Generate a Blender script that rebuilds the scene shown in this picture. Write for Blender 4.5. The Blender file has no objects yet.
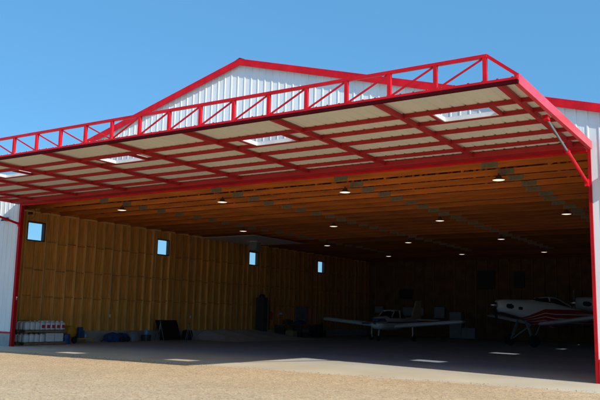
import bpy, bmesh, math, random
from mathutils import Vector, Matrix, noise
random.seed(7)
R = math.radians
scene = bpy.context.scene
col = scene.collection

# ------------------------------------------------------------------ helpers
class MB:
    """collects shapes, links them as one mesh"""
    def __init__(self): self.v = []; self.f = []; self.sm = []; self.mi = []
    def _add(self, vs, fs, smooth=False, mi=0):
        b = len(self.v); self.v += [tuple(p) for p in vs]
        for f in fs: self.f.append(tuple(i + b for i in f)); self.sm.append(smooth); self.mi.append(mi)
        return self
    def box(self, x0, x1, y0, y1, z0, z1, mi=0):
        vs = [(x, y, z) for x in (x0, x1) for y in (y0, y1) for z in (z0, z1)]
        return self._add(vs, [(0,1,3,2),(4,6,7,5),(0,4,5,1),(2,3,7,6),(0,2,6,4),(1,5,7,3)], mi=mi)
    def bar(self, p, q, w, h, up=(0,0,1), mi=0):
        p = Vector(p); q = Vector(q); d = (q - p).normalized(); u = Vector(up)
        s = d.cross(u)
        if s.length < 1e-4: s = d.cross(Vector((0,1,0)))
        s.normalize(); u = s.cross(d).normalized()
        vs = []
        for c in (p, q):
            for a, b in ((-1,-1),(1,-1),(1,1),(-1,1)): vs.append(c + s*(a*w/2) + u*(b*h/2))
        return self._add(vs, [(3,2,1,0),(4,5,6,7),(0,1,5,4),(1,2,6,5),(2,3,7,6),(3,0,4,7)], mi=mi)
    def tube(self, p, q, r, n=12, r2=None, mi=0, cap=True):
        p = Vector(p); q = Vector(q); d = (q - p).normalized(); r2 = r if r2 is None else r2
        s = d.orthogonal().normalized(); u = d.cross(s)
        rings = []
        for c, rr in ((p, r), (q, r2)):
            rings.append([c + (s*math.cos(2*math.pi*i/n) + u*math.sin(2*math.pi*i/n))*rr for i in range(n)])
        return self.loft(rings, cap, mi)
    def loft(self, rings, cap=True, mi=0, smooth=True):
        n = len(rings[0]); vs = [p for r in rings for p in r]; fs = []
        for k in range(len(rings)-1):
            for i in range(n):
                j = (i+1) % n; fs.append((k*n+i, k*n+j, (k+1)*n+j, (k+1)*n+i))
        self._add(vs, fs, smooth, mi)
        if cap:
            self._add(rings[0], [tuple(reversed(range(n)))], False, mi); self._add(rings[-1], [tuple(range(n))], False, mi)
        return self
    def lathe(self, prof, c=(0,0,0), n=20, axis='z', mi=0):
        c = Vector(c); rings = []
        for r, h in prof:
            ring = []
            for i in range(n):
                a = 2*math.pi*i/n; ca, sa = math.cos(a)*max(r,1e-4), math.sin(a)*max(r,1e-4)
                ring.append(c + (Vector((ca, sa, h)) if axis == 'z' else Vector((ca, h, sa)) if axis == 'y' else Vector((h, ca, sa))))
            rings.append(ring)
        return self.loft(rings, True, mi)
    def build(self, name, mats, parent=None, bevel=0, kind=None):
        me = bpy.data.meshes.new(name); me.from_pydata(self.v, [], self.f)
        bm = bmesh.new(); bm.from_mesh(me); bmesh.ops.recalc_face_normals(bm, faces=bm.faces[:]); bm.to_mesh(me); bm.free()
        me.polygons.foreach_set('use_smooth', self.sm); me.polygons.foreach_set('material_index', self.mi)
        for m in (mats if isinstance(mats, (list, tuple)) else [mats]): me.materials.append(m)
        o = bpy.data.objects.new(name, me); col.objects.link(o)
        if parent: o.parent = parent
        if kind: o['kind'] = kind
        if bevel:
            b = o.modifiers.new('bevel', 'BEVEL'); b.width = bevel; b.segments = 2; b.limit_method = 'ANGLE'; b.angle_limit = R(40)
        return o

def tag(o, label, cat, group=None):
    o['label'] = label; o['category'] = cat
    if group: o['group'] = group
    return o
def thing(name, label, cat, loc=(0,0,0), rz=0, group=None):
    o = bpy.data.objects.new(name, None); col.objects.link(o); o.location = loc; o.rotation_euler = (0,0,rz)
    o.empty_display_size = .3
    return tag(o, label, cat, group)
def node(name, parent):
    o = bpy.data.objects.new(name, None); col.objects.link(o); o.parent = parent; o.empty_display_size = .2; return o
def dup(o, parent=None):
    c = o.copy(); col.objects.link(c)
    if parent: c.parent = parent
    for ch in o.children: dup(ch, c)
    return c

# ------------------------------------------------------------------ materials
def mat(name, color, rough=.6, metal=0, var=.12, scale=3, bump=0, bscale=40, spec=None, stretch=(1,1,1), obj_rand=0, coat=0):
    m = bpy.data.materials.new(name); m.use_nodes = True; nt = m.node_tree; N = nt.nodes; L = nt.links
    b = N['Principled BSDF']; b.inputs['Roughness'].default_value = rough; b.inputs['Metallic'].default_value = metal
    if coat: b.inputs['Coat Weight'].default_value = coat
    tc = N.new('ShaderNodeTexCoord'); mp = N.new('ShaderNodeMapping'); mp.inputs['Scale'].default_value = stretch
    L.new(tc.outputs['Object'], mp.inputs['Vector'])
    n1 = N.new('ShaderNodeTexNoise'); n1.inputs['Scale'].default_value = scale; n1.inputs['Detail'].default_value = 6
    L.new(mp.outputs[0], n1.inputs['Vector'])
    mr = N.new('ShaderNodeMapRange'); mr.inputs[1].default_value = .3; mr.inputs[2].default_value = .7
    mr.inputs[3].default_value = 1 - var; mr.inputs[4].default_value = 1 + var
    L.new(n1.outputs['Fac'], mr.inputs[0])
    val = mr.outputs[0]
    if obj_rand:
        oi = N.new('ShaderNodeObjectInfo'); m2 = N.new('ShaderNodeMapRange'); m2.inputs[3].default_value = 1-obj_rand; m2.inputs[4].default_value = 1+obj_rand
        L.new(oi.outputs['Random'], m2.inputs[0]); mm = N.new('ShaderNodeMath'); mm.operation = 'MULTIPLY'
        L.new(val, mm.inputs[0]); L.new(m2.outputs[0], mm.inputs[1]); val = mm.outputs[0]
    mx = N.new('ShaderNodeVectorMath'); mx.operation = 'SCALE'; mx.inputs[0].default_value = color[:3]
    L.new(val, mx.inputs['Scale']); L.new(mx.outputs[0], b.inputs['Base Color'])
    if bump:
        n2 = N.new('ShaderNodeTexNoise'); n2.inputs['Scale'].default_value = bscale; n2.inputs['Detail'].default_value = 4
        L.new(mp.outputs[0], n2.inputs['Vector'])
        bp = N.new('ShaderNodeBump'); bp.inputs['Strength'].default_value = bump; bp.inputs['Distance'].default_value = .02
        L.new(n2.outputs['Fac'], bp.inputs['Height']); L.new(bp.outputs[0], b.inputs['Normal'])
    return m
def glass_mat(name, tint=(.95,.94,.94)):
    m = bpy.data.materials.new(name); m.use_nodes = True; nt = m.node_tree; N = nt.nodes; L = nt.links
    N.remove(N['Principled BSDF']); out = N['Material Output']
    t = N.new('ShaderNodeBsdfTransparent'); t.inputs[0].default_value = (*tint, 1)
    g = N.new('ShaderNodeBsdfGlossy'); g.inputs['Roughness'].default_value = .03
    lw = N.new('ShaderNodeLayerWeight'); lw.inputs[0].default_value = .5
    pw = N.new('ShaderNodeMath'); pw.operation = 'POWER'; pw.inputs[1].default_value = 4; L.new(lw.outputs['Facing'], pw.inputs[0])
    fr = N.new('ShaderNodeMath'); fr.operation = 'MULTIPLY_ADD'; fr.inputs[1].default_value = .7; fr.inputs[2].default_value = .04; L.new(pw.outputs[0], fr.inputs[0])
    mx = N.new('ShaderNodeMixShader'); L.new(fr.outputs[0], mx.inputs[0]); L.new(t.outputs[0], mx.inputs[1]); L.new(g.outputs[0], mx.inputs[2])
    L.new(mx.outputs[0], out.inputs['Surface']); return m

M = {}
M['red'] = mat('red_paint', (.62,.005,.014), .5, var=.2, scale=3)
M['red'].node_tree.nodes['Principled BSDF'].inputs['Specular IOR Level'].default_value = .25
M['red_pale'] = mat('pale_red_paint', (.72,.06,.085), .4, var=.25, scale=1.2, coat=.2)  # paler, less saturated red for the door's side beams
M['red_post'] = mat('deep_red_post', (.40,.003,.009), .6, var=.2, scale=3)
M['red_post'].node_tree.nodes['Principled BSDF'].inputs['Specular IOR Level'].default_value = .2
M['red_shade'] = mat('shaded_red_frame', (.36,.004,.008), .55, var=.15, scale=2)  # same red darkened, the shade under the raised door is in the colour
M['seal'] = mat('dark_red_seal', (.055,.004,.006), .8)
M['seal'].node_tree.nodes['Principled BSDF'].inputs['Specular IOR Level'].default_value = .05
M['white_steel'] = mat('white_ribbed_steel', (.75,.785,.825), .5, var=.08, scale=1.4, stretch=(1,1,.25))
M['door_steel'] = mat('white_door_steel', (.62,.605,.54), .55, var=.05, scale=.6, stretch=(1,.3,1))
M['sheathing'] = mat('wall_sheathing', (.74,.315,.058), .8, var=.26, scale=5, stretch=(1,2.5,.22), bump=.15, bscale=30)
M['sheathing_dark'] = mat('shaded_back_sheathing', (.20,.095,.03), .85, var=.3, scale=1.5)  # wall wood darkened, the dimness at the back is in the colour
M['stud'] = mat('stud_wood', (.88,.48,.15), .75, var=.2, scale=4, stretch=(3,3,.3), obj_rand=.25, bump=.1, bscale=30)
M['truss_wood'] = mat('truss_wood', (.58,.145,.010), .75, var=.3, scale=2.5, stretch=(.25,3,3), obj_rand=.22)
M['truss_mid'] = mat('mid_shade_truss_wood', (.33,.088,.010), .8, var=.3, scale=2.5, stretch=(.25,3,3), obj_rand=.25)  # truss wood darkened to carry the shade halfway in
M['truss_deep_shade'] = mat('deep_shade_truss_wood', (.20,.06,.010), .85, var=.3, scale=2.5, stretch=(.25,3,3), obj_rand=.3)  # truss wood darkened further for the shade deep inside
M['deck_wood'] = mat('roof_deck', (.30,.13,.05), .8, var=.3, scale=1)
M['galv'] = mat('galvanised_plate', (.22,.175,.11), .6, metal=.1, var=.2, scale=8)
M['steel'] = mat('bare_steel', (.35,.36,.38), .35, metal=.8, var=.1, scale=5)
M['dark_steel'] = mat('dull_steel', (.25,.26,.27), .5, metal=.5)
M['roof_metal'] = mat('roof_metal', (.45,.03,.04), .45, var=.1)
M['foundation'] = mat('foundation_concrete', (.36,.36,.35), .85, var=.2, scale=2, bump=.3, bscale=25)
M['frame_dark'] = mat('window_frame_dark', (.05,.045,.04), .6)
M['frame_white'] = mat('window_frame_white', (.75,.76,.77), .5)
M['glass'] = glass_mat('clear_glass')
M['white_plastic'] = mat('white_plastic', (.62,.66,.70), .45, var=.06)
M['label_red'] = mat('red_label', (.5,.02,.03), .5)
M['label_blue'] = mat('blue_label', (.06,.12,.35), .5)
M['pallet'] = mat('pallet_wood', (.20,.14,.085), .85, var=.3, scale=6)
M['yellow'] = mat('yellow_orange_paint', (.55,.26,.02), .5)
M['blue'] = mat('blue_tarp', (.02,.06,.19), .55, var=.3, scale=6, bump=.5, bscale=8)
M['blue_light'] = mat('light_blue_plastic', (.15,.36,.55), .4)
M['black'] = mat('black_paint', (.012,.012,.014), .5)
M['rubber'] = mat('black_rubber', (.015,.015,.016), .85)
M['dark_grey'] = mat('dark_grey_steel', (.05,.052,.058), .5)
M['grey'] = mat('grey_sheet', (.22,.235,.25), .55)
M['sheet'] = mat('plastic_sheet', (.66,.74,.84), .4, var=.1, bump=.3, bscale=3)
M['pale_dull'] = mat('dull_enamel', (.30,.33,.36), .5)
M['stud_mid'] = mat('mid_shade_stud', (.66,.34,.10), .8, var=.25, scale=4, stretch=(3,3,.3), obj_rand=.3)  # stud wood darkened to carry the shade halfway along the wall
M['stud_dark'] = mat('deep_shade_stud', (.34,.17,.055), .8, obj_rand=.3)  # stud wood darkened further, shade of the far end in the colour
M['tan'] = mat('cardboard', (.36,.24,.13), .85)
M['white_app'] = mat('white_enamel', (.62,.66,.68), .4)
M['plane_white'] = mat('aircraft_white', (.60,.63,.66), .28, var=.04, coat=.3)
M['plane_blue'] = mat('aircraft_blue', (.03,.06,.2), .3, coat=.3)
M['plane_tan'] = mat('aircraft_tan', (.66,.50,.32), .35)
M['cockpit'] = mat('cockpit_glass', (.012,.014,.016), .08, var=.02)
M['chrome'] = mat('polished_spinner', (.75,.76,.78), .2, metal=1)
M['hatch'] = mat('dark_panel', (.02,.022,.03), .6)

def lamp_mat():
    m = bpy.data.materials.new('lamp_lens'); m.use_nodes = True; b = m.node_tree.nodes['Principled BSDF']
    b.inputs['Base Color'].default_value = (.8,.77,.7,1); b.inputs['Emission Color'].default_value = (1,.86,.66,1); b.inputs['Emission Strength'].default_value = 1.1
    return m
M['lens'] = lamp_mat()
M['reflector'] = mat('spun_aluminium', (.18,.15,.12), .45, metal=.4)

def gravel_mat():
    m = bpy.data.materials.new('gravel'); m.use_nodes = True; nt = m.node_tree; N = nt.nodes; L = nt.links
    b = N['Principled BSDF']; b.inputs['Roughness'].default_value = .95
    tc = N.new('ShaderNodeTexCoord')
    def nz(s, d=5):
        n = N.new('ShaderNodeTexNoise'); n.inputs['Scale'].default_value = s; n.inputs['Detail'].default_value = d; L.new(tc.outputs['Object'], n.inputs['Vector']); return n
    big = nz(.35); mid = nz(2.5)
    vo = N.new('ShaderNodeTexVoronoi'); vo.inputs['Scale'].default_value = 26; L.new(tc.outputs['Object'], vo.inputs['Vector'])
    v2 = N.new('ShaderNodeTexVoronoi'); v2.inputs['Scale'].default_value = 60; L.new(tc.outputs['Object'], v2.inputs['Vector'])
    sep = N.new('ShaderNodeSeparateColor'); L.new(vo.outputs['Color'], sep.inputs[0])
    cr = N.new('ShaderNodeValToRGB'); e = cr.color_ramp.elements
    e[0].position = 0; e[0].color = (.42,.28,.15,1); e[1].position = 1; e[1].color = (.86,.66,.42,1)
    k = e.new(.3); k.color = (.66,.455,.25,1); k = e.new(.7); k.color = (.74,.52,.29,1)
    L.new(sep.outputs[0], cr.inputs[0])
    mr = N.new('ShaderNodeMapRange'); mr.inputs[1].default_value = .3; mr.inputs[2].default_value = .7; mr.inputs[3].default_value = .86; mr.inputs[4].default_value = 1.12
    ad = N.new('ShaderNodeMath'); ad.operation = 'ADD'; L.new(big.outputs['Fac'], ad.inputs[0]); L.new(mid.outputs['Fac'], ad.inputs[1])
    hf = N.new('ShaderNodeMath'); hf.operation = 'MULTIPLY'; hf.inputs[1].default_value = .5; L.new(ad.outputs[0], hf.inputs[0]); L.new(hf.outputs[0], mr.inputs[0])
    sc = N.new('ShaderNodeVectorMath'); sc.operation = 'SCALE'; L.new(cr.outputs[0], sc.inputs[0]); L.new(mr.outputs[0], sc.inputs['Scale']); L.new(sc.outputs[0], b.inputs['Base Color'])
    a2 = N.new('ShaderNodeMath'); a2.operation = 'ADD'; L.new(vo.outputs['Distance'], a2.inputs[0]); L.new(v2.outputs['Distance'], a2.inputs[1])
    bp = N.new('ShaderNodeBump'); bp.invert = True; bp.inputs['Strength'].default_value = .55; bp.inputs['Distance'].default_value = .012
    L.new(a2.outputs[0], bp.inputs['Height']); L.new(bp.outputs[0], b.inputs['Normal'])
    return m
M['gravel'] = gravel_mat()
M['pebble'] = mat('pebbles', (.42,.31,.2), .9, var=.4, scale=14)

def slab_mat():
    m = bpy.data.materials.new('floor_concrete'); m.use_nodes = True; nt = m.node_tree; N = nt.nodes; L = nt.links
    b = N['Principled BSDF']
    tc = N.new('ShaderNodeTexCoord')
    n1 = N.new('ShaderNodeTexNoise'); n1.inputs['Scale'].default_value = .5; n1.inputs['Detail'].default_value = 8; L.new(tc.outputs['Object'], n1.inputs['Vector'])
    n2 = N.new('ShaderNodeTexNoise'); n2.inputs['Scale'].default_value = 30; L.new(tc.outputs['Object'], n2.inputs['Vector'])
    sx = N.new('ShaderNodeSeparateXYZ'); L.new(tc.outputs['Object'], sx.inputs[0])
    # sunlit cream by the door and shaded blue-grey inside, painted into the colour
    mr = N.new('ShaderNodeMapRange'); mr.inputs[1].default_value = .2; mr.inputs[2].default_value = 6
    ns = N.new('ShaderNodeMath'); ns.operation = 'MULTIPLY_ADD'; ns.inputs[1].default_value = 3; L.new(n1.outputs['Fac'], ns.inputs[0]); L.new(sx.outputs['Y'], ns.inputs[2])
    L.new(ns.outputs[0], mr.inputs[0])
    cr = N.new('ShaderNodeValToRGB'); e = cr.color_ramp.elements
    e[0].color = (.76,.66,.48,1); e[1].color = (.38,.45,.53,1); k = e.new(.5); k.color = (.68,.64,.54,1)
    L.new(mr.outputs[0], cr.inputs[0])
    m2 = N.new('ShaderNodeMapRange'); m2.inputs[1].default_value = .3; m2.inputs[2].default_value = .7; m2.inputs[3].default_value = .85; m2.inputs[4].default_value = 1.15
    mm = N.new('ShaderNodeMath'); mm.operation = 'MULTIPLY_ADD'; mm.inputs[1].default_value = .3; L.new(n2.outputs['Fac'], mm.inputs[0]); 
    hm = N.new('ShaderNodeMath'); hm.operation = 'MULTIPLY'; hm.inputs[1].default_value = .7; L.new(n1.outputs['Fac'], hm.inputs[0]); L.new(hm.outputs[0], mm.inputs[2])
    L.new(mm.outputs[0], m2.inputs[0])
    sc = N.new('ShaderNodeVectorMath'); sc.operation = 'SCALE'; L.new(cr.outputs[0], sc.inputs[0]); L.new(m2.outputs[0], sc.inputs['Scale']); L.new(sc.outputs[0], b.inputs['Base Color'])
    b.inputs['Roughness'].default_value = .6
    return m
M['slab'] = slab_mat()

# ------------------------------------------------------------------ dimensions (metres, fitted to the photograph)
W = 24.07; MID = W/2; E = 2.6; DEPTH = 38.6
XL, XR = -E, W + E                     # inner faces of the side walls
HO = 6.28; ZR = 10.88; SL = .275
def roof_z(x): return ZR - SL*abs(x - MID)

# ------------------------------------------------------------------ setting: ground, floor
def ground():
    xs = [-3000,-800,-250,-100,-60,-40,-25] + [-15 + .3*i for i in range(int(50/.3))] + [36,45,60,100,250,800,3000]
    ys = [-3000,-800,-250,-100,-60,-40,-30] + [-24 + .3*i for i in range(63)] + [-5.1 + .06*i for i in range(68)] + [0,5,20,45,80,250,800,3000]
    vs = []; fs = []
    for y in ys:
        for x in xs:
            z = -.03 + .035*noise.noise((x*.25, y*.25, 0)) + .012*noise.noise((x*1.3, y*1.3, 3))
            edge = -2.62 + .16*noise.noise((x*.8, 1, 0)) + .09*noise.noise((x*4, 2, 0)) + .06*noise.noise((x*11, y*6, 0))
            if x < 13: edge += .03*(13 - max(x, 0))*.6
            t = min(1, max(0, (y - edge + .35)/.7)); t = t*t*(3-2*t)
            near = min(1, max(0, (y + 5)/2.2))
            if -15 < x < 36 and y > -24: z = z*(1-near) + near*(.022 + .01*noise.noise((x*3, y*3, 5))) - .16*t
            else: z = -.03
            if y > 0: z = -.14
            vs.append((x, y, z))
    nx = len(xs)
    for j in range(len(ys)-1):
        for i in range(nx-1): fs.append((j*nx+i, j*nx+i+1, (j+1)*nx+i+1, (j+1)*nx+i))
    g = MB(); g._add(vs, fs, True); g.build('ground', M['gravel'], kind='structure')
ground()
MB().box(XL-.25, XR+.25, -3.2, DEPTH+.3, -.35, 0).build('concrete_floor', M['slab'], kind='structure')
def pebbles():
    g = MB()
    for _ in range(9000):
        y = -2.35 - abs(random.gauss(0, 1))*3.2 if random.random() < .65 else -14 + random.random()*11.5
        x = 4 + random.random()*24
        if y < -15: continue
        r = .006 + .016*random.random()**3; z = -.03 + .035*noise.noise((x*.25, y*.25, 0)) + .012*noise.noise((x*1.3, y*1.3, 3))
        near = min(1, max(0, (y + 5)/2.2)); z = z*(1-near) + near*.015
        if y > -2.5: z = .002
        a = random.random()*6.28; s = [r*random.uniform(.7,1.3) for _ in range(3)]
        pts = [(s[0],0,0),(0,s[1],0),(-s[0],0,0),(0,-s[1],0),(.1*r,.1*r,s[2]*.8),(-.1*r,0,-s[2]*.6)]
        c, sn = math.cos(a), math.sin(a)
        g._add([(x + p[0]*c - p[1]*sn, y + p[0]*sn + p[1]*c, z + p[2]) for p in pts], [(0,1,4),(1,2,4),(2,3,4),(3,0,4),(1,0,5),(2,1,5),(3,2,5),(0,3,5)], True)
    o = g.build('gravel_stones', M['pebble'], kind='stuff'); tag(o, 'loose tan gravel stones scattered over the ground before the hangar', 'gravel')
pebbles()

# ------------------------------------------------------------------ hangar
H = thing('hangar', 'white ribbed steel aircraft hangar with red trim and a raised red framed door', 'hangar', (0,0,0))

def rib_profile(x0, x1, pitch=.305, rib=.02, flip=1):
    """list of (x, y) points of ribbed steel between x0 and x1"""
    pts = [(x0, 0)]; k = math.ceil(x0/pitch)
    while k*pitch + .04 < x1:
        c = k*pitch
        if c - .035 > x0: pts += [(c-.035,0),(c-.016,-rib*flip),(c+.016,-rib*flip),(c+.035,0)]
        for q in (.11,.19):
            if c + q + .02 < x1: pts += [(c+q-.012,0),(c+q,-.002*flip),(c+q+.012,0)]
        k += 1
    pts.append((x1, 0)); return pts
def front_wall():
    g = MB()
    def sheet(x0, x1, zlo):
        pts = rib_profile(x0, x1)
        # split at ridge
        for (xa, ya), (xb, yb) in zip(pts, pts[1:]):
            if xa < MID < xb:
                ym = (ya+yb)/2; segs = [((xa,ya),(MID,ym)),((MID,ym),(xb,yb))]
            else: segs = [((xa,ya),(xb,yb))]
            for (a, c), (b_, d) in segs:
                g._add([(a,c,zlo),(b_,d,zlo),(b_,d,roof_z(b_)-.02),(a,c,roof_z(a)-.02)], [(0,1,2,3)])
    sheet(XL-.2, -.15, .56); sheet(-.15, W+.09, HO+.12); sheet(W+.09, XR+.2, .56)
    g.build('front_wall', M['white_steel'], H)
    b = MB()   # wooden inner lining of the front wall
    b.box(XL, -.16, .06, .12, .56, 6.9).box(W+.12, XR, .06, .12, .56, 6.9).box(-.21, W+.21, .06, .12, 6.45, 6.95)
    b.build('front_wall_lining', M['sheathing'], H)
front_wall()
for bx in ((XL-.24, -.152, -.02, .2), (W+.5, XR+.24, -.02, .2), (XL-.24, XL+.06, .201, DEPTH+.22), (XR-.06, XR+.24, .201, DEPTH+.22)):
    MB().box(*bx, -.2, .55).build('foundation', M['foundation'], H)
MB().box(XL+.06, XR-.06, DEPTH, DEPTH+.22, -.2, .54).build('back_foundation', M['sheathing_dark'], H)  # footing in the same shade-darkened colour as the back wall
for x0, x1 in ((XL-.24, -.155), (W+.095, XR+.24)):
    MB().box(x0, x1, -.045, -.022, .55, .62).build('base_trim', M['red'], H)
p = MB().box(W+.095, W+.5, -.05, .02, -.02, .548).build('base_plate', M['red'], H)

# side walls, with window openings
WY = [2.86 + 9.105*k for k in range(4)]; WZ0, WZ1, WHW = 4.95, 5.90, .53
def side_wall(x_in, sgn, ywin):
    """x_in inner face of the studs; sgn -1 for the left wall"""
    a = x_in + sgn*.14; b_ = x_in + sgn*.20; c = x_in + sgn*.235
    def holes(g, xa, xb, top):
        xa, xb = min(xa,xb), max(xa,xb)
        g.box(xa, xb, .003, DEPTH+.138, .535, WZ0); g.box(xa, xb, .003, DEPTH+.138, WZ1, top)
        ys = [.003]
        for y in ywin: ys += [y-WHW, y+WHW]
        ys.append(DEPTH+.138)
        for i in range(0, len(ys), 2): g.box(xa, xb, ys[i], ys[i+1], WZ0, WZ1)
        return g
    w = holes(MB(), a, b_, 6.78).build('side_wall', M['sheathing'], H)
    holes(MB(), b_ + sgn*.003, c, 6.80).build('siding', M['white_steel'], w)
    return w
wl = side_wall(XL, -1, WY)
WYR = [2.67 + 9.105*k for k in range(4)]
wr = side_wall(XR, 1, WYR)
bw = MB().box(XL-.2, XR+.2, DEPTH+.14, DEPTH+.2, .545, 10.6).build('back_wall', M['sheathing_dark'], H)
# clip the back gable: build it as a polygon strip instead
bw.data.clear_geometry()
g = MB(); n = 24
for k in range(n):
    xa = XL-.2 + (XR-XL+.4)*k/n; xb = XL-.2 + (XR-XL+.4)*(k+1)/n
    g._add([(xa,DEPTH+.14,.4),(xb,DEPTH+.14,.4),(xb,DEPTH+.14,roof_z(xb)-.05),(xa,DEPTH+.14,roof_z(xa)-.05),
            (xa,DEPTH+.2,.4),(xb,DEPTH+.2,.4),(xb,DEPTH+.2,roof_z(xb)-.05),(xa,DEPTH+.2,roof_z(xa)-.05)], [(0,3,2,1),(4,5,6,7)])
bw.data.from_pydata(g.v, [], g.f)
# studs
stud_mb = MB().box(0, .138, -.022, .022, .545, 6.35)
first = None
y = .35
while y < DEPTH - .1:
    if not any(abs(y - c) < WHW + .03 for c in WY):
        if first is None:
            first = stud_mb.build('stud', M['stud'], wl); s = first
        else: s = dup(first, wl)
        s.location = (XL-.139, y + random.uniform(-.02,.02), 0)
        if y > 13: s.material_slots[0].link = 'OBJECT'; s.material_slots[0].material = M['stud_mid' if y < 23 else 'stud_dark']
    y += .635
for c in WY:                                        # trimmers beside and cripples under the windows
    for q in (-WHW-.05, WHW+.05):
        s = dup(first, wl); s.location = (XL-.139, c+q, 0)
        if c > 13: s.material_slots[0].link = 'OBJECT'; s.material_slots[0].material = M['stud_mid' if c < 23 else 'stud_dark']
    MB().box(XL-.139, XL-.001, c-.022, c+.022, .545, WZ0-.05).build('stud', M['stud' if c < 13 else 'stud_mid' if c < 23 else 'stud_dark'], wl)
x = XL + .5; fb = None
while x < XR - .1:
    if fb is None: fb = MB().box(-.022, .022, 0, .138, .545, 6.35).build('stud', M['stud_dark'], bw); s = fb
    else: s = dup(fb, bw)
    s.location = (x, DEPTH+.001, 0); x += .92
g = MB(); y = .35
while y < DEPTH-.1:
    if not any(abs(y - c) < WHW + .03 for c in WYR): g.box(XR+.001, XR+.139, y-.022, y+.022, .545, 6.35)
    y += .635
g.build('stud', M['stud'], wr, kind='stuff')
M['blocking'] = mat('blocking_wood', (.50,.23,.06), .8, var=.3, scale=4); rest_all = MB()
for z in (2.22, 3.56, 4.93):                   # blocking lines between studs, staggered
    y = .39; k = 0
    while y < DEPTH-.5:
        if not any(abs(y + .3 - c) < WHW + .4 for c in WY) or z < 4:
            zz = z + (.045 if k % 2 else -.02) + random.uniform(-.015,.015)
            if k < 33: MB().box(XL-.138, XL-.03, y, y+.58, zz-.022, zz+.022).build('blocking', M['blocking'], wl)
            else: rest_all.box(XL-.138, XL-.03, y, y+.58, zz-.022, zz+.022)
        y += .635; k += 1
rest_all.build('blocking', M['blocking'], wl, kind='stuff')
MB().box(XL-.139, XL-.0, .13, DEPTH, 6.352, 6.42).build('top_plate', M['stud'], wl)

# windows in the side walls
def window(x_in, sgn, yc, fm):
    xa, xb = sorted((x_in + sgn*.24, x_in + sgn*.02))
    node_o = MB()
    t = .05
    node_o.box(xa, xb, yc-WHW, yc-WHW+t, WZ0, WZ1).box(xa, xb, yc+WHW-t, yc+WHW, WZ0, WZ1)
    node_o.box(xa, xb, yc-WHW+t, yc+WHW-t, WZ0, WZ0+t).box(xa, xb, yc-WHW+t, yc+WHW-t, WZ1-t, WZ1)
    wroot = node('window', H)
    node_o.build('frame', fm, wroot)
    xm = x_in + sgn*.2
    MB()._add([(xm,yc-WHW+t-.004,WZ0+t-.004),(xm,yc+WHW-t+.004,WZ0+t-.004),(xm,yc+WHW-t+.004,WZ1-t+.004),(xm,yc-WHW+t-.004,WZ1-t+.004)],[(0,1,2,3)]).build('pane', M['glass'], wroot)
for c in WY: window(XL, -1, c, M['frame_dark'])
for c in WYR: window(XR, 1, c, M['frame_dark'])

# roof
g = MB()
for s in (-1, 1):
    xe = MID + s*(W/2 + E + .35)
    a = [(MID, -.12, ZR), (xe, -.12, roof_z(xe)), (xe, DEPTH+.3, roof_z(xe)), (MID, DEPTH+.3, ZR)]
    lo = [(x_, y_, z_-.03) for x_, y_, z_ in a]
    g._add(a + lo, [(0,1,2,3),(7,6,5,4),(0,4,5,1),(1,5,6,2),(2,6,7,3)])
g.build('roof', M['roof_metal'], H)
g = MB()
for s in (-1, 1):
    xe = MID + s*(W/2 + E + .1)
    a = [(MID, .02, ZR-.06), (xe, .02, roof_z(xe)-.06), (xe, DEPTH+.1, roof_z(xe)-.06), (MID, DEPTH+.1, ZR-.06)]
    g._add(a, [(0,1,2,3)])
g.build('roof_deck', M['deck_wood'], H)
for s in (-1, 1):                                   # rake trim along the gable
    xe = MID + s*(W/2 + E + .36)
    g = MB()
    for y0, y1, h0, h1 in ((-.17, -.122, .012, -.235), (-.121, .1, .013, .004)):
        v = [(MID,y0,ZR+h1),(xe,y0,roof_z(xe)+h1),(xe,y0,roof_z(xe)+h0),(MID,y0,ZR+h0)]
        v += [(a,y1,c) for a,_,c in v]
        g._add(v, [(0,1,2,3),(7,6,5,4),(0,4,5,1),(3,2,6,7),(1,5,6,2),(0,3,7,4)])
    g.build('rake_trim', M['red'], H)
MB()._add([(MID-.3,-.15,roof_z(MID-.3)+.014),(MID,-.15,ZR+.05),(MID+.3,-.15,roof_z(MID+.3)+.014),(MID-.3,DEPTH+.3,roof_z(MID-.3)+.014),(MID,DEPTH+.3,ZR+.05),(MID+.3,DEPTH+.3,roof_z(MID+.3)+.014)],
          [(0,1,4,3),(1,2,5,4)]).build('ridge_cap', M['dark_grey'], H)

# trusses
def truss_mb():
    g = MB(); t = .024
    for xa, xb in ((XL, 3.3), (3.3, 9.3), (9.3, 14.9), (14.9, 20.8), (20.8, XR)):
        g.box(xa+.002, xb-.002, -t, t, 6.352, 6.55)
    for s in (-1, 1):
        xe = MID + s*(W/2+E)
        g.bar((MID,0,ZR-.25), (xe,0,roof_z(xe)-.25), .046, .16, (0,0,1))
        n = 5
        for k in range(n):
            xa = MID + s*(W/2+E)*k/n; xb = MID + s*(W/2+E)*(k+.5)/n
            g.bar((xb,0,6.552), (xb,0,max(6.66,roof_z(xb)-.33)), .044, .09, (1,0,0))
            if k < n-1: g.bar((xb,0,6.6), (MID + s*(W/2+E)*(k+1)/n,0,roof_z(MID + s*(W/2+E)*(k+1)/n)-.34), .04, .09, (1,0,0))
    return g
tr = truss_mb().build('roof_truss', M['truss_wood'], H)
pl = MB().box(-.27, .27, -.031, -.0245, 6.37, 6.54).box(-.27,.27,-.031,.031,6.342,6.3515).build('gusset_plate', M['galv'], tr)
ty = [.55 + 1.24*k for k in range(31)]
PX = [3.3, 9.65, 15.2, 20.8]
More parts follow.
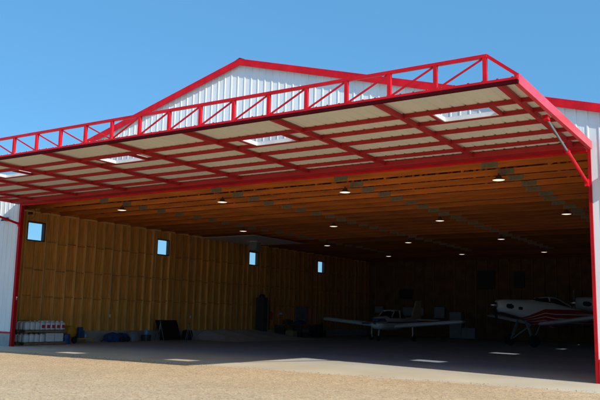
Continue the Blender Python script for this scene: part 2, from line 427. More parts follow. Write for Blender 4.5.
for i, y in enumerate(ty):
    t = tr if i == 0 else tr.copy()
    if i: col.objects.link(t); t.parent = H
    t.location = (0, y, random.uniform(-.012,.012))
    if i >= 8: t.material_slots[0].link = 'OBJECT'; t.material_slots[0].material = M['truss_mid' if i < 16 else 'truss_deep_shade']  # darker wood by depth paints the falloff into shade
    if i < 25:
        for k, px in enumerate(PX):
            if i == 0 and k == 0: q = pl
            else: q = pl.copy(); col.objects.link(q)
            q.parent = t; q.location = (px + random.uniform(-.12,.12), 0, 0)

# door frame
for xa, xb in ((-.15, 0), (W, W+.09)):
    MB().box(xa, xb, -.045, .12, -.02, HO+.12).build('door_post', M['red_post'], H, bevel=.008)
MB().box(.002, W-.002, -.05, .05, HO-.10, HO+.12).build('door_header', M['red'], H, bevel=.008)
MB().box(.001, .02, .03, .05, 2.0, 2.16).box(.021,.08,.03,.045,2.10,2.14).build('latch_hook', M['white_plastic'], H)

# the raised door, hinged at the top of the opening and lying level
D = node('door', H); YD = -6.85; ZB = 6.23
g = MB()
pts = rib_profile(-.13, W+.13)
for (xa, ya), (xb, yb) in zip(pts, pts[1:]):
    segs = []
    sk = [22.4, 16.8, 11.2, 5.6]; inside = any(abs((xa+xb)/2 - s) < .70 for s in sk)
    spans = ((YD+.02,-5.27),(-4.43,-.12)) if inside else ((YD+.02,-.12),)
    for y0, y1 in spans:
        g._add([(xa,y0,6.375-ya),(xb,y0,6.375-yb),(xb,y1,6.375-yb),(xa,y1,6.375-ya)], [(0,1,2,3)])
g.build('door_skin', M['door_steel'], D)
MB().box(-.15, W+.15, YD-.02, YD+.06, ZB+.075, 6.345).build('edge_beam', M['red'], D, bevel=.006)
MB().box(-.15, W+.15, YD-.05, YD+.03, ZB-.002, ZB+.073).build('bottom_seal', M['seal'], D)
for x in (-.15, W+.05): MB().box(x, x+.10, YD+.062, -.10, ZB+.01, 6.46).build('side_beam', M['red_pale'], D, bevel=.006)
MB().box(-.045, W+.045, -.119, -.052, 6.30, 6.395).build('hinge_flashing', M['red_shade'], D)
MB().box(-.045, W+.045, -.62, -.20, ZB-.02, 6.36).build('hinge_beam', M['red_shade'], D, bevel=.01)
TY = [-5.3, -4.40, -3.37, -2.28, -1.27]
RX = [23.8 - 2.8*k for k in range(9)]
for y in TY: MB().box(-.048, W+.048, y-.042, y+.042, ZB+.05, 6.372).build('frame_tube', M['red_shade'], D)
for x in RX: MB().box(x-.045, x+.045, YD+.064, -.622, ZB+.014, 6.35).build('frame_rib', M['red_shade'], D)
for s in (22.4, 16.8, 11.2, 5.6):
    g = MB()
    for x in (s-.72, s+.72): g.box(x-.035, x+.035, -5.243, -4.457, ZB+.05, 6.352, 0)
    g.box(s-.685, s+.685, -5.243, -5.20, 6.30, 6.40, 1).box(s-.685, s+.685, -4.50, -4.457, 6.30, 6.40, 1)
    g.box(s-.683, s-.645, -5.199, -4.501, 6.30, 6.40, 1).box(s+.645, s+.683, -5.199, -4.501, 6.30, 6.40, 1)
    g._add([(s-.648,-5.203,6.348),(s+.648,-5.203,6.348),(s+.648,-4.497,6.348),(s-.648,-4.497,6.348)], [(0,1,2,3)], mi=2)
    g.box(s-.72, s+.72, -5.285, -5.272, 6.376, 6.42, 1).box(s-.72, s+.72, -4.428, -4.415, 6.376, 6.42, 1)
    g.build('skylight', [M['red_shade'], M['frame_white'], M['glass']], D)
# stiffening truss on the outer edge
VX = [23.53 - 1.0755*k for k in range(22)]; ZT = 6.93; YT = YD + .06
xl = VX[-1]
MB().box(-.12, W+.12, YT-.05, YT+.05, 6.348, 6.378).build('truss_chord', M['red'], D, bevel=.006)
MB().box(xl-.05, VX[0]+.05, YT-.04, YT+.04, ZT-.05, ZT+.025).build('truss_chord', M['red'], D, bevel=.006)
for x in VX: MB().box(x-.042, x+.042, YT-.038, YT+.038, 6.38, ZT-.052).build('truss_post', M['red'], D)
for k in range(21):
    a, b_ = VX[k], VX[k+1]
    if k < 10: P, Q = (b_+.05,YT,6.39), (a-.05,YT,ZT-.06)
    else: P, Q = (b_+.05,YT,ZT-.06), (a-.05,YT,6.39)
    MB().bar(P, Q, .035, .035).build('truss_diagonal', M['red'], D)
MB().bar((VX[0]+.03,YT,ZT), (W+.12,YT,6.42), .065, .065).build('truss_brace', M['red'], D)
MB().bar((xl-.03,YT,ZT), (-.12,YT,6.42), .065, .065).build('truss_brace', M['red'], D)
# hydraulic cylinders
for x in (.02, W-.02):
    c = node('hydraulic_cylinder', H)
    a = Vector((x, -4.15, 6.19)); b_ = Vector((x, -.10, 5.33)); m = a.lerp(b_, .48)
    MB().tube(m, b_, .05).tube(m - (b_-a).normalized()*.05, m + (b_-a).normalized()*.06, .06).build('barrel', M['red'], c)
    MB().tube(a, m - (b_-a).normalized()*.051, .03).build('rod', M['steel'], c)
    MB().box(x-.06, x+.06, -4.25, -4.05, 6.12, 6.232).build('bracket', M['red'], c); MB().box(x-.05, x+.05, -.17, -.058, 5.22, 5.42).build('bracket', M['red'], c)

# outside lamp left of the door, and an added shadow-casting box on the right
def lamp_or_shadow_box(x, z, d, label, h=.2, w=.2):
    t = thing('lamp_or_shadow_box', label, 'wall lamp', (x, -.035, z))
    MB()._add([(-w,-d,-h),(w,-d,-h),(w,-d*.6,h),(-w,-d*.6,h),(-w,0,-h),(w,0,-h),(w,0,h),(-w,0,h)], [(0,1,2,3),(7,6,5,4),(0,4,5,1),(3,2,6,7),(1,5,6,2),(0,3,7,4)]).build('housing', M['black'], t, bevel=.01)
    MB().box(-w*.8,w*.8,-d*.85,-.03,-h-.015,-h-.002).build('lens', M['frame_white'], t)
lamp_or_shadow_box(25.05, 5.55, .34, 'unseen black box added right of the hangar door to cast a shadow band')  # out of view, added to throw a shadow band on the wall
lamp_or_shadow_box(-1.02, 5.60, .2, 'black wall lamp on the shaded white wall left of the hangar door', .08, .15)
t = thing('sensor_box', 'small black sensor box with a curved cable beside the left red door post', 'sensor', (.03,.36,5.88))
MB().box(-.03,.18,-.05,.05,-.06,.05).build('housing', M['black'], t)
g = MB(); prev = None
for k in range(9):
    a = -math.pi/2 + math.pi*k/8; q = Vector((.18+.25*math.cos(a)*1.0, 0, .10+.25*math.sin(a)-.1))
    if prev: g.tube(prev, q, .008, 6)
    prev = q
g.build('cable', M['black'], t)

# ------------------------------------------------------------------ ceiling lights
proto = thing('ceiling_light', 'x', 'ceiling light', group='round ceiling lights in four rows')
MB().lathe([(.05,.16),(.08,.15),(.11,.07),(.20,.025),(.225,.0),(.218,-.002),(.20,.015)], n=24).build('reflector', M['reflector'], proto)
MB().lathe([(.0,-.012),(.12,-.008),(.197,.008),(.197,.014)], n=24).build('lens', M['lens'], proto)
MB().tube((0,0,.155), (0,0,.225), .03, 8).build('stem', M['dark_grey'], proto)
rown = ['nearest the door','second from the door','third from the door','farthest inside']; coln = ['leftmost','second from the left','second from the right','rightmost']
for j in range(4):
    for i in range(4):
        o = proto if i == j == 0 else dup(proto)
        o.location = (3.367+5.778*i, 2.75+9.11*j, 6.125)
        o['label'] = 'round lit ceiling light, %s in the row %s' % (coln[i], rown[j])

# ------------------------------------------------------------------ aircraft
def ring(y, hw, zc, hh, n=20, e=2.3):
    out = []
    for i in range(n):
        a = 2*math.pi*i/n; c, s = math.cos(a), math.sin(a)
        out.append((hw*math.copysign(abs(c)**(2/e), c), y, zc + hh*math.copysign(abs(s)**(2/e), s)))
    return out
def foil(x, y0, ch, z, th, n=10):
    up = []; lo = []
    for i in range(n+1):
        t = i/n; h = th*ch*(2.97*math.sqrt(t) - 1.26*t - 3.516*t*t + 2.843*t**3 - 1.036*t**4)
        up.append((x, y0 + t*ch, z + h)); lo.append((x, y0 + t*ch, z - h*.6))
    return up + lo[-2:0:-1]
def wing(sgn, root, tip, th=.6, tipmul=.5, n=6):
    """root / tip = (x, y0, chord, z)"""
    rings = []
    for k in range(n+1):
        f = k/n; r_ = [a + (b - a)*f for a, b in zip(root, tip)]; rings.append(foil(sgn*r_[0], r_[1], r_[2], r_[3], th*.12/.6))
    r_ = list(tip); rings.append(foil(sgn*(r_[0]+.1), r_[1]+r_[2]*.12, r_[2]*.72, r_[3]+.01, .05))
    return MB().loft(rings)
def wheel(par, x, y, r, w=.13, name='wheel'):
    wn = node(name, par)
    MB().lathe([(r*.55,-w/2),(r*.85,-w/2),(r,-w*.25),(r,w*.25),(r*.85,w/2),(r*.55,w/2)], (x,y,r), 20, 'x').build('tyre', M['rubber'], wn)
    MB().lathe([(.02,-w*.45),(r*.548,-w*.4),(r*.548,w*.4),(.02,w*.45)], (x,y,r), 16, 'x').build('rim', M['plane_white'], wn)
def blade(c, d, L, w):
    c = Vector(c); d = Vector(d).normalized(); s = d.cross(Vector((0,1,0))).normalized(); rings = []
    for t, ww, tw in ((.08,.5,1.0),(.3,.95,.7),(.6,1,.4),(.9,.8,.25),(1,.35,.2)):
        ct, st = math.cos(tw), math.sin(tw); ax = s*ct + Vector((0,1,0))*st; ay = Vector((0,1,0))*ct - s*st
        rings.append([c + d*(L*t) + ax*(a*w*ww/2) + ay*(b*.02) for a, b in ((-1,0),(0,1),(1,0),(0,-1))])
    return MB().loft(rings)

def cowl_mat():
    m = mat('cowl_two_tone', (1,1,1), .28, var=.03, coat=.3); nt = m.node_tree; N = nt.nodes; L = nt.links; b = N['Principled BSDF']
    tc = N.new('ShaderNodeTexCoord'); sp = N.new('ShaderNodeSeparateXYZ'); L.new(tc.outputs['Object'], sp.inputs[0])
    def math_(op, a, b_):
        n = N.new('ShaderNodeMath'); n.operation = op
        for i, q in enumerate((a, b_)):
            if isinstance(q, (int, float)): n.inputs[i].default_value = q
            else: L.new(q, n.inputs[i])
        return n.outputs[0]
    z, y = sp.outputs['Z'], sp.outputs['Y']
    band = math_('MULTIPLY', math_('GREATER_THAN', z, 1.19), math_('LESS_THAN', z, 1.5))
    band = math_('MULTIPLY', band, math_('LESS_THAN', y, -1.75))
    side = math_('MULTIPLY', math_('GREATER_THAN', z, 1.20), math_('LESS_THAN', z, 1.29))
    fac = math_('MAXIMUM', band, side)
    mx = N.new('ShaderNodeMix'); mx.data_type = 'RGBA'; L.new(fac, mx.inputs[0]); mx.inputs[6].default_value = (.74,.76,.78,1); mx.inputs[7].default_value = (.03,.07,.24,1)
    L.new(mx.outputs[2], b.inputs['Base Color']); return m
def trainer(loc, rz):
    t = thing('light_aircraft', 'small white low wing aircraft with blue nose band, parked facing the door', 'airplane', loc, rz)
    secs = [(-2.35,.34,1.2,.27),(-2.28,.44,1.19,.36),(-2.0,.53,1.18,.42),(-1.3,.58,1.19,.47),(-.5,.6,1.2,.5),(.6,.58,1.2,.49),(1.5,.45,1.24,.4),(3.0,.28,1.32,.28),(4.7,.09,1.42,.17)]
    MB().loft([ring(*s) for s in secs]).build('fuselage', cowl_mat(), t)
    cab = [(-1.05,.50,1.55,.06),(-.75,.50,1.62,.22),(-.35,.49,1.66,.40),(.4,.48,1.66,.44),(1.1,.43,1.62,.38),(1.9,.28,1.52,.12)]
    MB().loft([ring(*s) for s in cab]).build('canopy', M['cockpit'], t)
    MB().loft([ring(*s, e=2.6) for s in [(-.38,.40,2.02,.05),(.4,.41,2.06,.06),(1.1,.36,1.96,.06),(1.95,.24,1.6,.07)]]).build('cabin_roof', M['plane_white'], t)
    for s in (-1, 1):
        MB().bar((s*.5,-.9,1.6), (s*.45,-.36,2.02), .05, .05).bar((s*.49,.45,1.55), (s*.44,.45,2.05), .08, .06).build('window_post', M['plane_white'], t)
        wing(s, (.4,-.6,1.75,.96), (5.15,-.45,1.35,1.36)).build('wing', M['plane_white'], t)
        wing(s, (.05,4.05,.85,1.42), (1.65,4.2,.65,1.42), th=.45).build('tailplane', M['plane_white'], t)
        MB().bar((s*1.55,.15,1.02), (s*1.55,.2,.2), .07, .10).build('gear_leg', M['plane_white'], t)
        wheel(t, s*1.63, .2, .21)
        MB().lathe([(.02,-.012),(.12,-.01),(.13,.02)], (s*.27,-2.34,1.27), 14, 'y').build('air_intake', M['black'], t)
    MB().bar((0,-1.75,.85), (0,-1.9,.2), .06, .09).build('gear_leg', M['plane_white'], t); wheel(t, .0, -1.9, .18, .11)
    g = MB(); pr = [(3.3,1.45),(4.2,2.82),(5.1,2.85),(4.95,1.42)]
    g._add([(s*.04,y_,z_) for s in (-1,1) for y_, z_ in pr], [(0,1,2,3),(7,6,5,4),(0,4,5,1),(1,5,6,2),(2,6,7,3),(3,7,4,0)])
    g.build('fin', M['plane_tan'], t, bevel=.015)
    MB().lathe([(.0,-.28),(.06,-.24),(.12,-.12),(.15,0)], (0,-2.36,1.22), 16, 'y').build('spinner', M['chrome'], t)
    for s in (-1, 1): blade((0,-2.44,1.22), (s,0,.06*s), .98, .16).build('propeller_blade', M['steel'], t)
    MB().box(-.09,.09,-2.33,-2.31,.95,1.02).build('landing_light', M['frame_white'], t)
    return t

def ag_mat(name, c2, stripes=True):
    m = mat(name, (.72,.74,.76), .3, var=.03, coat=.3); nt = m.node_tree; N = nt.nodes; L = nt.links; b = N['Principled BSDF']
    tc = N.new('ShaderNodeTexCoord'); sp = N.new('ShaderNodeSeparateXYZ'); L.new(tc.outputs['Object'], sp.inputs[0])
    def math_(op, a, b_=None, c=None):
        n = N.new('ShaderNodeMath'); n.operation = op
        for i, q in enumerate((a, b_, c)):
            if q is None: continue
            if isinstance(q, (int, float)): n.inputs[i].default_value = q
            else: L.new(q, n.inputs[i])
        return n.outputs[0]
    y, z = sp.outputs['Y'], sp.outputs['Z']
    # boundary line rises toward the tail: red where z < 1.75 + .22*(y+1)
    yy = math_('ADD', y, 2.3)
    bnd = math_('MULTIPLY_ADD', math_('MINIMUM', math_('MAXIMUM', yy, 0), 2.3), .38, 1.40)
    below = math_('LESS_THAN', z, bnd)
    s = math_('SUBTRACT', bnd, z)
    st = math_('FRACT', math_('MULTIPLY', math_('DIVIDE', s, math_('MAXIMUM', math_('MULTIPLY_ADD', math_('MINIMUM', yy, 3), .20, .10), .08)), 2.6))
    wh = math_('LESS_THAN', st, .20) if stripes else math_('LESS_THAN', st, -1)
    red = math_('MULTIPLY', below, math_('SUBTRACT', 1, math_('MULTIPLY', wh, math_('GREATER_THAN', s, .12))))
    mx = N.new('ShaderNodeMix'); mx.data_type = 'RGBA'; L.new(red, mx.inputs[0]); mx.inputs[6].default_value = (.72,.74,.76,1); mx.inputs[7].default_value = (*c2, 1)
    L.new(mx.outputs[2], b.inputs['Base Color']); return m
def ag_plane(loc, rz, label, fm, wm, sc=1.0, span=6.4, pm='black', pd=(.25,0,-1)):
    t = thing('spray_aircraft', label, 'airplane', loc, rz); t.scale = (sc,)*3
    secs = [(-2.95,.28,2.44,.27),(-2.85,.42,2.43,.37),(-2.4,.52,2.40,.44),(-1.4,.60,2.28,.56),(-.3,.63,2.03,.82),(.7,.62,1.96,.84),(1.7,.52,1.92,.62),(3.2,.35,1.84,.42),(5.3,.10,1.70,.22)]
    MB().loft([ring(*s, n=24, e=2.6) for s in secs]).build('fuselage', fm, t)
    cab = [(-.45,.36,2.80,.05),(-.15,.42,2.80,.18),(.35,.44,2.80,.25),(1.0,.42,2.72,.28),(2.0,.28,2.42,.10)]
    MB().loft([ring(*s) for s in cab]).build('canopy', M['cockpit'], t)
    MB().loft([ring(*s) for s in [(-.15,.38,2.95,.03),(.35,.40,3.02,.04),(1.0,.38,2.97,.04),(2.1,.22,2.48,.06)]]).build('canopy_top', M['plane_white'], t)
    for s in (-1, 1):
        MB().bar((s*.43,.45,2.75), (s*.39,.45,3.02), .07, .06).build('canopy_frame', M['plane_white'], t)
        wing(s, (.5,-.45,1.75,1.36), (span,-.3,1.4,1.36+.075*span), th=.5).build('wing', wm, t)
        wing(s, (.05,4.5,.95,1.78), (1.75,4.7,.7,1.82), th=.45).build('tailplane', wm, t)
        g = MB(); g.bar((s*.45,-1.25,1.55), (s*1.25,-1.25,.45), .10, .12).bar((s*.45,-.2,1.4), (s*1.25,-1.15,.45), .07, .07).bar((s*1.22,-1.25,.45),(s*1.42,-1.25,.4),.08,.08)
        g.build('gear_leg', M['grey'], t); wheel(t, s*1.42, -1.25, .36, .2)
        MB().loft([(ring(y_, .012, zc, hh, 12)) for y_, zc, hh in ((-2.55,2.42,.05),(-2.48,2.42,.13),(-2.2,2.40,.15),(-2.05,2.38,.06))]).build('air_scoop', M['black'], t).location.x = s*.54
        MB().tube((s*.60,-1.75,2.3), (s*.64,-1.55,2.28), .09, 10).build('exhaust_pipe', M['black'], t)
        MB().tube((s*.6,2.05,1.25), (s*.8*span,2.1,1.68), .022, 6).build('spray_boom', M['steel'], t)
    MB().bar((0,5.0,1.6), (0,5.2,.18), .06, .06).build('gear_leg', M['plane_white'], t); wheel(t, 0, 5.2, .14, .08)
    g = MB(); pr = [(4.0,2.0),(4.9,3.0),(5.5,3.0),(5.5,1.6)]
    g._add([(s*.05,y_,z_) for s in (-1,1) for y_, z_ in pr], [(0,1,2,3),(7,6,5,4),(0,4,5,1),(1,5,6,2),(2,6,7,3),(3,7,4,0)])
    g.build('fin', wm, t, bevel=.015)
    MB().lathe([(.0,-.38),(.07,-.33),(.15,-.16),(.19,0)], (0,-2.96,2.46), 16, 'y').build('spinner', M['chrome'], t)
    for s in (-1, 1): blade((0,-3.05,2.46), tuple(s*q for q in pd), 1.2, .2).build('propeller_blade', M[pm], t)
    MB().loft([ring(y_, .26, zc, hh, 14) for y_, zc, hh in ((-2.75,2.02,.04),(-2.5,1.98,.12),(-1.6,1.76,.10),(-1.3,1.70,.03))]).build('oil_cooler', M['dark_grey'], t)
    return t
trainer((5.45,26.2,0), R(0))
ag_plane((15.45,26.6,0), R(-43.8), 'white spray aircraft with red lower fuselage and curved white stripes, right side', ag_mat('white_red_striped', (.42,.012,.02)), M['plane_white'])
ag_plane((19.35,34.3,0), R(-75), 'white spray aircraft mostly hidden behind the red striped one', ag_mat('white_blue_aircraft', (.6,.62,.64), False), M['plane_white'], 1.15, 3.2, 'plane_white', (.8,0,.6))

# ------------------------------------------------------------------ things along the left wall
def pallet_mb(w, l, h=.14):
    g = MB()
    for k in range(7): g.box(-w/2, w/2, -l/2 + k*(l-.1)/6, -l/2 + k*(l-.1)/6 + .1, h-.02, h)
    for x in (-w/2+.05, 0, w/2-.05): g.box(x-.045, x+.045, -l/2, l/2, .02, h-.021)
    for k in (0, 3, 6): g.box(-w/2, w/2, -l/2 + k*(l-.1)/6, -l/2 + k*(l-.1)/6 + .1, 0, .019)
    return g
PXc, PY0 = -1.02, 2.12
lp = pallet_mb(1.2, 2.3).build('pallet', M['pallet']); lp.location = (PXc, PY0, 0); tag(lp, 'wooden pallet on the floor under the lower layer of white containers', 'pallet')
up = lp.copy(); col.objects.link(up); up.location = (PXc, PY0, .553); tag(up, 'thin dark pallet between the two layers of white jugs', 'pallet')
def rsq(hw, hd, z, r=.35, n=16, cx=0, cy=0):
    out = []
    for i in range(n):
        a = 2*math.pi*i/n; c, s = math.cos(a), math.sin(a)
        out.append((cx + hw*math.copysign(abs(c)**r, c), cy + hd*math.copysign(abs(s)**r, s), z))
    return out
def jug(label, lm):
    o = MB().loft([rsq(.12,.12,0), rsq(.132,.132,.02), rsq(.132,.132,.285), rsq(.10,.10,.335), rsq(.05,.05,.348,.8), rsq(.05,.05,.37,.8)]).build('jug', M['white_plastic'])
    tag(o, label, 'jug', 'white jugs stacked on the pallets by the left door post')
    MB().tube((0,0,.371), (0,0,.404), .048, 12).build('cap', M['dark_grey' if lm is None else 'white_plastic'], o)
    if lm: MB().box(.1325,.135,-.085,.085,.07,.22).box(-.085,.085,-.135,-.1325,.07,.22).build('product_label', lm, o)
    return o
ja = jug('white plastic jug with a red label on the upper pallet layer', M['label_red'])
jb = jug('plain white plastic jug at the front end of the pallet stack', None)
ra, rb = True, True
for z, lay in ((.142, 0), (.694, 1)):
    for k in range(8):
        for i in range(4):
            if lay == 0 and k >= 4: continue
            plain = lay == 0 or k < 3
            if plain: o = jb if rb else dup(jb); rb = False
            else: o = ja if ra else dup(ja); ra = False
            o.location = (PXc - .43 + i*.286, PY0 - 1.0 + k*.284 + random.uniform(-.006,.006), z); o.rotation_euler.z = random.uniform(-.04,.04)
for k, (y, lab) in enumerate(((PY0+.30, 'front white carton on the lower pallet layer'), (PY0+.80, 'rear white carton on the lower pallet layer'))):
    o = MB().box(-.55,.55,-.235,.235,0,.395).build('carton', M['white_app'], bevel=.012); o.location = (PXc, y, .142); tag(o, lab, 'carton', 'white cartons on the lower pallet layer')
    MB().box(-.55,.552,-.03,.03,.3955,.397).build('tape', M['tan'], o)
o = MB().lathe([(.2,0),(.21,.02),(.2,.22),(.21,.24),(.2,.46),(.18,.48)], n=20).build('drum', M['blue'], bevel=0); o.location = (PXc+.33, PY0+1.36, 0); tag(o, 'dark blue plastic drum at the rear end of the pallet stack', 'drum')

# yellow pump cart
t = thing('pump_cart', 'orange pump with round tank on a low yellow frame by the left wall', 'pump', (-1.55,4.75,0), R(0))
MB().lathe([(.12,-.32),(.27,-.27),(.30,-.2),(.30,.2),(.27,.27),(.12,.32)], (0,-.35,.55), 24, 'x').build('tank', M['yellow'], t)
g = MB(); 
for x in (-.3,.3): g.bar((x,-.75,.22),(x,1.05,.22),.05,.05).bar((x,-.6,.2),(x,-.6,0),.05,.05).bar((x,.95,.2),(x,.95,0),.05,.05)
for y in (-.7,.1,1.0): g.bar((-.3,y,.22),(.3,y,.22),.05,.05)
g.bar((0,-.35,.22),(0,-.35,.3),.3,.3)
g.build('frame', M['yellow'], t)
MB().box(-.16,.16,.15,.5,.25,.62).box(-.1,.1,.2,.45,.62,.78).build('engine', M['blue'], t, bevel=.02)
MB().lathe([(.08,0),(.09,.03),(.09,.18),(.04,.22)], (.05,.66,.25), 14).build('filter', M['blue_light'], t)
for y in (-.35,): wheel(t, .42, y-.0, .16, .09)

# blue machine on wheels
t = thing('blue_cart', 'low dark blue tarp covered cart with pale wheel hub by the left wall', 'cart', (-1.75,7.75,0))
rings = []
for k in range(11):
    f = k/10; y_ = -.75 + 1.5*f; h = .17 + .06*math.sin(f*9) + (.10 if .25 < f < .8 else 0)
    rings.append([(a + .02*noise.noise((a*4,y_*4,0)), b_, c + .035*noise.noise((a*3,y_*5,c*3))) for a, b_, c in ring(y_, .30*(1 - .35*abs(2*f-1)**3), .22, h, 16)])
MB().loft(rings).build('tarp', M['blue'], t)
for y in (.1,.5): wheel(t, .36, y, .15, .1)
MB().bar((.05,-.7,.22),(.1,-1.15,.05),.05,.05).build('tow_bar', M['dark_grey'], t)
o = MB().loft([rsq(.3,.3,0), rsq(.3,.34,.3), rsq(.24,.26,.5), rsq(.1,.1,.56)]).build('sack', M['grey']); o.location = (-1.95,9.15,0); tag(o, 'grey sack standing between the blue cart and the black folded table', 'sack')

# black folded table with tripod stands
t = thing('folded_table', 'black folded table top leaning upright against the left wall', 'table', (-1.5,11.55,0))
MB().bar((.18,0,.05), (-.25,0,1.15), 1.75, .05, (1,0,0)).build('table_top', M['black'], t)
MB().bar((.16,-.7,.08),(-.2,-.7,1.0),.04,.03,(1,0,0)).bar((.16,.7,.08),(-.2,.7,1.0),.04,.03,(1,0,0)).build('folded_leg', M['dark_grey'], t)
def tripod(x, y, h, label):
    t = thing('tripod_stand', label, 'tripod', (x,y,0))
    for k in range(3):
        a = 2.1*k + .4; MB().tube((0,0,h*.92), (.26*math.cos(a),.26*math.sin(a),0), .013, 8).build('leg', M['dark_steel'], t)
    MB().tube((0,0,h*.6),(0,0,h),.016,8).build('post', M['dark_steel'], t); MB().box(-.05,.05,-.05,.05,h,h+.03).build('head', M['dark_grey'], t)
tripod(-1.05,10.35,1.1, 'thin metal tripod stand at the left end of the black folded table')
tripod(-1.05,12.75,.95, 'thin metal tripod stand at the right end of the black folded table')
o = MB().loft([rsq(.2,.2,0), rsq(.22,.22,.3), rsq(.2,.2,.34)]).build('crate', M['dark_grey'], bevel=.01); o.location = (-1.75,10.0,0); tag(o, 'dark grey crate on the floor left of the black folded table', 'crate')
o = MB().loft([rsq(.10,.10,0,.7), rsq(.12,.12,.03,.7), rsq(.12,.12,.22,.7), rsq(.05,.05,.28,.9), rsq(.04,.04,.33,.9)]).build('bottle', M['blue_light']); o.location = (-1.75,10.0,.34); tag(o, 'light blue bottle standing on the dark crate by the black folded table', 'bottle')
o = MB().loft([rsq(.2,.25,0), rsq(.24,.3,.25), rsq(.2,.24,.55), rsq(.1,.1,.6)]).build('bag', M['black']); o.location = (-1.8,13.5,0); tag(o, 'black bag on the floor right of the black folded table', 'bag')

# tall locker and workbench farther in
t = thing('locker', 'tall dark steel locker with a pale vertical door edge against the left wall', 'locker', (-2.1,21.6,0))
MB().box(-.4,.25,-.28,.22,0,2.75).build('body', M['dark_grey'], t, bevel=.02); MB().box(.18,.25,.222,.26,.1,2.2).build('door_edge', M['grey'], t)
MB().lathe([(.2,2.751),(.2,2.9),(.12,2.98)], (-.05,-.05,0), 16).build('top_drum', M['black'], t)
t = thing('workbench', 'dark cluttered workbench against the left wall between the locker and the aircraft wing', 'workbench', (-2.05,26.0,0))
MB().box(-.45,.45,-2.4,2.4,.86,.92).build('bench_top', M['deck_wood'], t)
for y in (-2.3,0,2.3): MB().box(-.4,.4,y-.04,y+.04,0,.858).build('leg', M['dark_grey'], t)
MB().box(-.4,.42,-2.2,2.2,.25,.29).build('lower_shelf', M['deck_wood'], t)
def put(name, g, m, loc, label, cat, bevel=.01):
    o = g.build(name, m, None, bevel); o.location = loc; return tag(o, label, cat)
put('cardboard_box', MB().box(-.3,.3,-.3,.3,0,.5), M['tan'], (-1.2,23.9,0), 'tan cardboard box on the floor in front of the workbench', 'box')
put('tarp_bundle', MB().loft([rsq(.3,.5,0,.6), rsq(.34,.55,.12,.6), rsq(.25,.4,.25,.7), rsq(.08,.1,.3,.8)]), M['blue'], (-2.0,26.2,.92), 'crumpled blue tarp lying on the workbench', 'tarp', 0)
put('toolbox', MB().box(-.2,.2,-.35,.35,0,.3).box(-.03,.03,-.2,.2,.301,.36), M['dark_grey'], (-2.0,24.6,.92), 'dark toolbox at the near end of the workbench', 'toolbox')
put('machine', MB().box(-.35,.35,-.5,.5,0,.5).box(-.2,.2,-.2,.3,.5,.9).tube((0,.35,.5),(0,.35,1.05),.1), M['black'], (-1.2,27.6,0), 'black machine standing in front of the far end of the workbench', 'machine')
put('wall_panel', MB().box(0,.04,-.85,.85,0,1.25), M['grey'], (-2.59,27.3,1.0), 'pale grey sheet panel fixed on the left wall above the workbench', 'panel')
put('fire_extinguisher', MB().lathe([(.09,0),(.1,.03),(.1,.42),(.05,.5),(.03,.56)], n=14), M['label_red'], (-2.45,23.1,1.25), 'small fire extinguisher hung on the left wall beside the locker', 'extinguisher', 0)
put('hard_hat', MB().lathe([(.17,0),(.15,.02),(.13,.1),(.07,.16),(.0,.18)], n=14), M['white_plastic'], (-2.47,24.4,1.6), 'white helmet hung on the left wall above the cardboard box', 'helmet', 0)

g = MB(); nx, ny = 26, 40; vs = []; fs = []
for j in range(ny+1):
    for i in range(nx+1):
        u, v = i/nx, j/ny
        x = -2.45 + 4.3*u + .2*noise.noise((v*6, u, 1)); y = 14.6 + 10.4*v - 1.2*u + .3*noise.noise((u*4, v, 2))
        h = (1-u)*(1-u)*(1+.9*u); ends = min(1, v*7, (1-v)*3.5); ends = ends*ends*(3-2*ends)
        z = .008 + .62*h*ends*(.85 + .25*noise.noise((y*.7, 3, 0))) + max(0, .06*noise.noise((x*1.3, y*1.0, 4)) + .02*noise.noise((x*4, y*4, 9)))*min(1, u*8, (1-u)*8, v*8, (1-v)*8)
        vs.append((x, y, z))
for j in range(ny):
    for i in range(nx): fs.append((j*(nx+1)+i, j*(nx+1)+i+1, (j+1)*(nx+1)+i+1, (j+1)*(nx+1)+i))
o = g._add(vs, fs, True).build('tarp_heap', M['sheet']); tag(o, 'pale blue grey tarp heaped low along the left wall between folded table and locker', 'tarp')
for y, z, lab in ((8.0,1.35,'small grey outlet box on the left wall above the blue cart'),(14.6,1.35,'small grey outlet box on the left wall right of the black folded table')):
    t = thing('outlet_box', lab, 'outlet', (XL+.001, y, z)); MB().box(0,.05,-.05,.05,-.08,.08).build('cover', M['white_app'], t, bevel=.006); MB().tube((.025,0,.081),(.025,0,6.34-z),.012,8).build('conduit', M['grey'], t)
# heater under its ceiling shield
put('ceiling_shield', MB().box(-2.1,2.1,-2.7,2.7,0,.02), M['white_app'], (.2,17.1,6.20), 'flat grey metal sheet fixed under the ceiling over the heater', 'metal sheet', 0)
t = thing('unit_heater', 'grey box shaped heater hanging under the flat metal sheet at the ceiling', 'heater', (.2,17.3,5.62))
MB().box(-.3,.3,-.25,.25,0,.5).build('case', M['grey'], t, bevel=.02)
MB().box(-.25,.25,-.27,-.252,.08,.42).build('grille', M['grey'], t); MB().tube((-.2,0,.5),(-.2,0,.578),.02,6).tube((.2,0,.5),(.2,0,.578),.02,6).build('hanger', M['steel'], t)

# back wall items
YB = DEPTH - .02
def back(u_x, w, z0, z1, m, name, label, cat, d=.06):
    o = MB().box(-w/2, w/2, -d, 0, z0, z1).build(name, m, None, .008); o.location = (u_x, YB, 0); return tag(o, label, cat)
BK = []

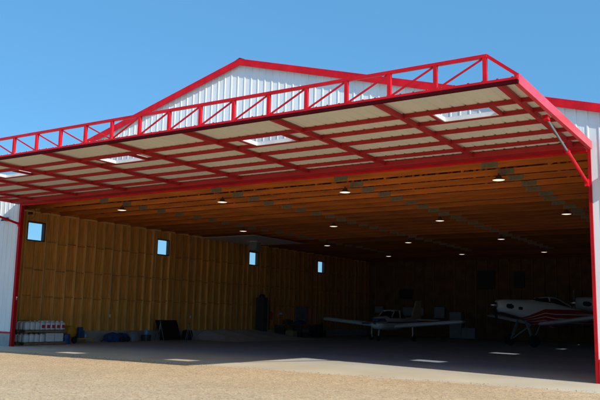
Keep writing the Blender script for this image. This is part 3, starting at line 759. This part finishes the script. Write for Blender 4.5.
# ------------------------------------------------------------------ camera
f_px, yaw, pitch, roll = 750.228, R(32.856), R(8.712), R(1.207)
fwd = Vector((-math.sin(yaw)*math.cos(pitch), math.cos(yaw)*math.cos(pitch), math.sin(pitch)))
rt = Vector((math.cos(yaw), math.sin(yaw), 0)); upv = rt.cross(fwd)
r2 = rt*math.cos(roll) + upv*math.sin(roll); u2 = -rt*math.sin(roll) + upv*math.cos(roll)
cd = bpy.data.cameras.new('camera'); cam = bpy.data.objects.new('camera', cd); col.objects.link(cam)
m3 = Matrix((r2, u2, -fwd)).transposed(); cam.matrix_world = Matrix.Translation((28.387,-21.156,1.613)) @ m3.to_4x4()
cd.sensor_width = 36; cd.lens = f_px/600*36; cd.clip_end = 8000; cd.clip_start = .1
scene.camera = cam
# the pale boards and cupboards on the back wall stand at these places along it
for x, w, z0, z1, m, name, label, cat, d in (
    (-1.55,.75,1.95,2.5,M['pale_dull'],'wall_cabinet','small pale cabinet on the back wall left of the parked aircraft nose','cabinet',.3),
    (1.55,1.9,1.75,2.45,M['pale_dull'],'notice_board','long pale board on the back wall behind the aircraft cabin','board',.05),
    (4.05,.9,1.6,2.5,M['pale_dull'],'wall_cabinet','square pale cabinet on the back wall right of the aircraft fin','cabinet',.3),
    (5.55,1.0,0.0,2.1,M['pale_dull'],'cupboard','tall pale cupboard standing on the floor at the back wall','cupboard',.6),
    (6.65,1.1,0.0,.85,M['pale_dull'],'chest_freezer','low pale chest beside the tall cupboard at the back wall','chest',.6),
    (.9,1.2,3.2,4.0,M['hatch'],'dark_board','small dark board high on the back wall above the parked aircraft','board',.05),
    (8.0,1.4,4.0,5.5,M['hatch'],'dark_board','wide dark board high on the back wall between the aircraft','board',.05),
    (10.7,.8,4.1,5.4,M['hatch'],'dark_board','narrow dark board high on the back wall beside the wide one','board',.05)):
    o = back(x, w, z0, z1, m, name, label, cat, d)
    if name in ('wall_cabinet','cupboard','chest_freezer'):
        MB().box(-w/2+.04, w/2-.04, -d-.012, -d-.001, z0+.06, z1-.04).build('door' if name != 'chest_freezer' else 'front_panel', M['pale_dull'], o)

# ------------------------------------------------------------------ light
to_sun = Vector((1.82,-.57,1.0)).normalized()
sd = bpy.data.lights.new('sun', 'SUN'); sd.energy = 5.0; sd.angle = R(.53); sd.color = (1,.93,.82)
so = bpy.data.objects.new('sun', sd); col.objects.link(so); so.rotation_euler = (-to_sun).to_track_quat('-Z','Y').to_euler(); so.location = (40,-20,30)
wd = bpy.data.worlds.new('World'); scene.world = wd; wd.use_nodes = True; N = wd.node_tree.nodes; L = wd.node_tree.links
sky = N.new('ShaderNodeTexSky'); sky.sky_type = 'NISHITA'; sky.sun_disc = False
sky.sun_elevation = math.asin(to_sun.z); sky.sun_rotation = math.atan2(to_sun.x, to_sun.y); sky.air_density = 1.0; sky.dust_density = .9; sky.ozone_density = 2.5; sky.altitude = 600
tint = N.new('ShaderNodeMix'); tint.data_type = 'RGBA'; tint.blend_type = 'MULTIPLY'; tint.inputs[0].default_value = 1; tint.inputs[7].default_value = (.78,1.2,1.42,1)
L.new(sky.outputs[0], tint.inputs[6]); even = N.new('ShaderNodeMix'); even.data_type = 'RGBA'; even.inputs[0].default_value = .55; even.inputs[7].default_value = (1.22,3.95,7.3,1)
L.new(tint.outputs[2], even.inputs[6]); L.new(even.outputs[2], N['Background'].inputs[0]); N['Background'].inputs[1].default_value = .115
scene.view_settings.view_transform = 'Standard'; scene.view_settings.look = 'None'; scene.view_settings.exposure = 0
scene.render.engine = 'CYCLES'
scene.cycles.max_bounces = 10; scene.cycles.diffuse_bounces = 3; scene.cycles.transparent_max_bounces = 16
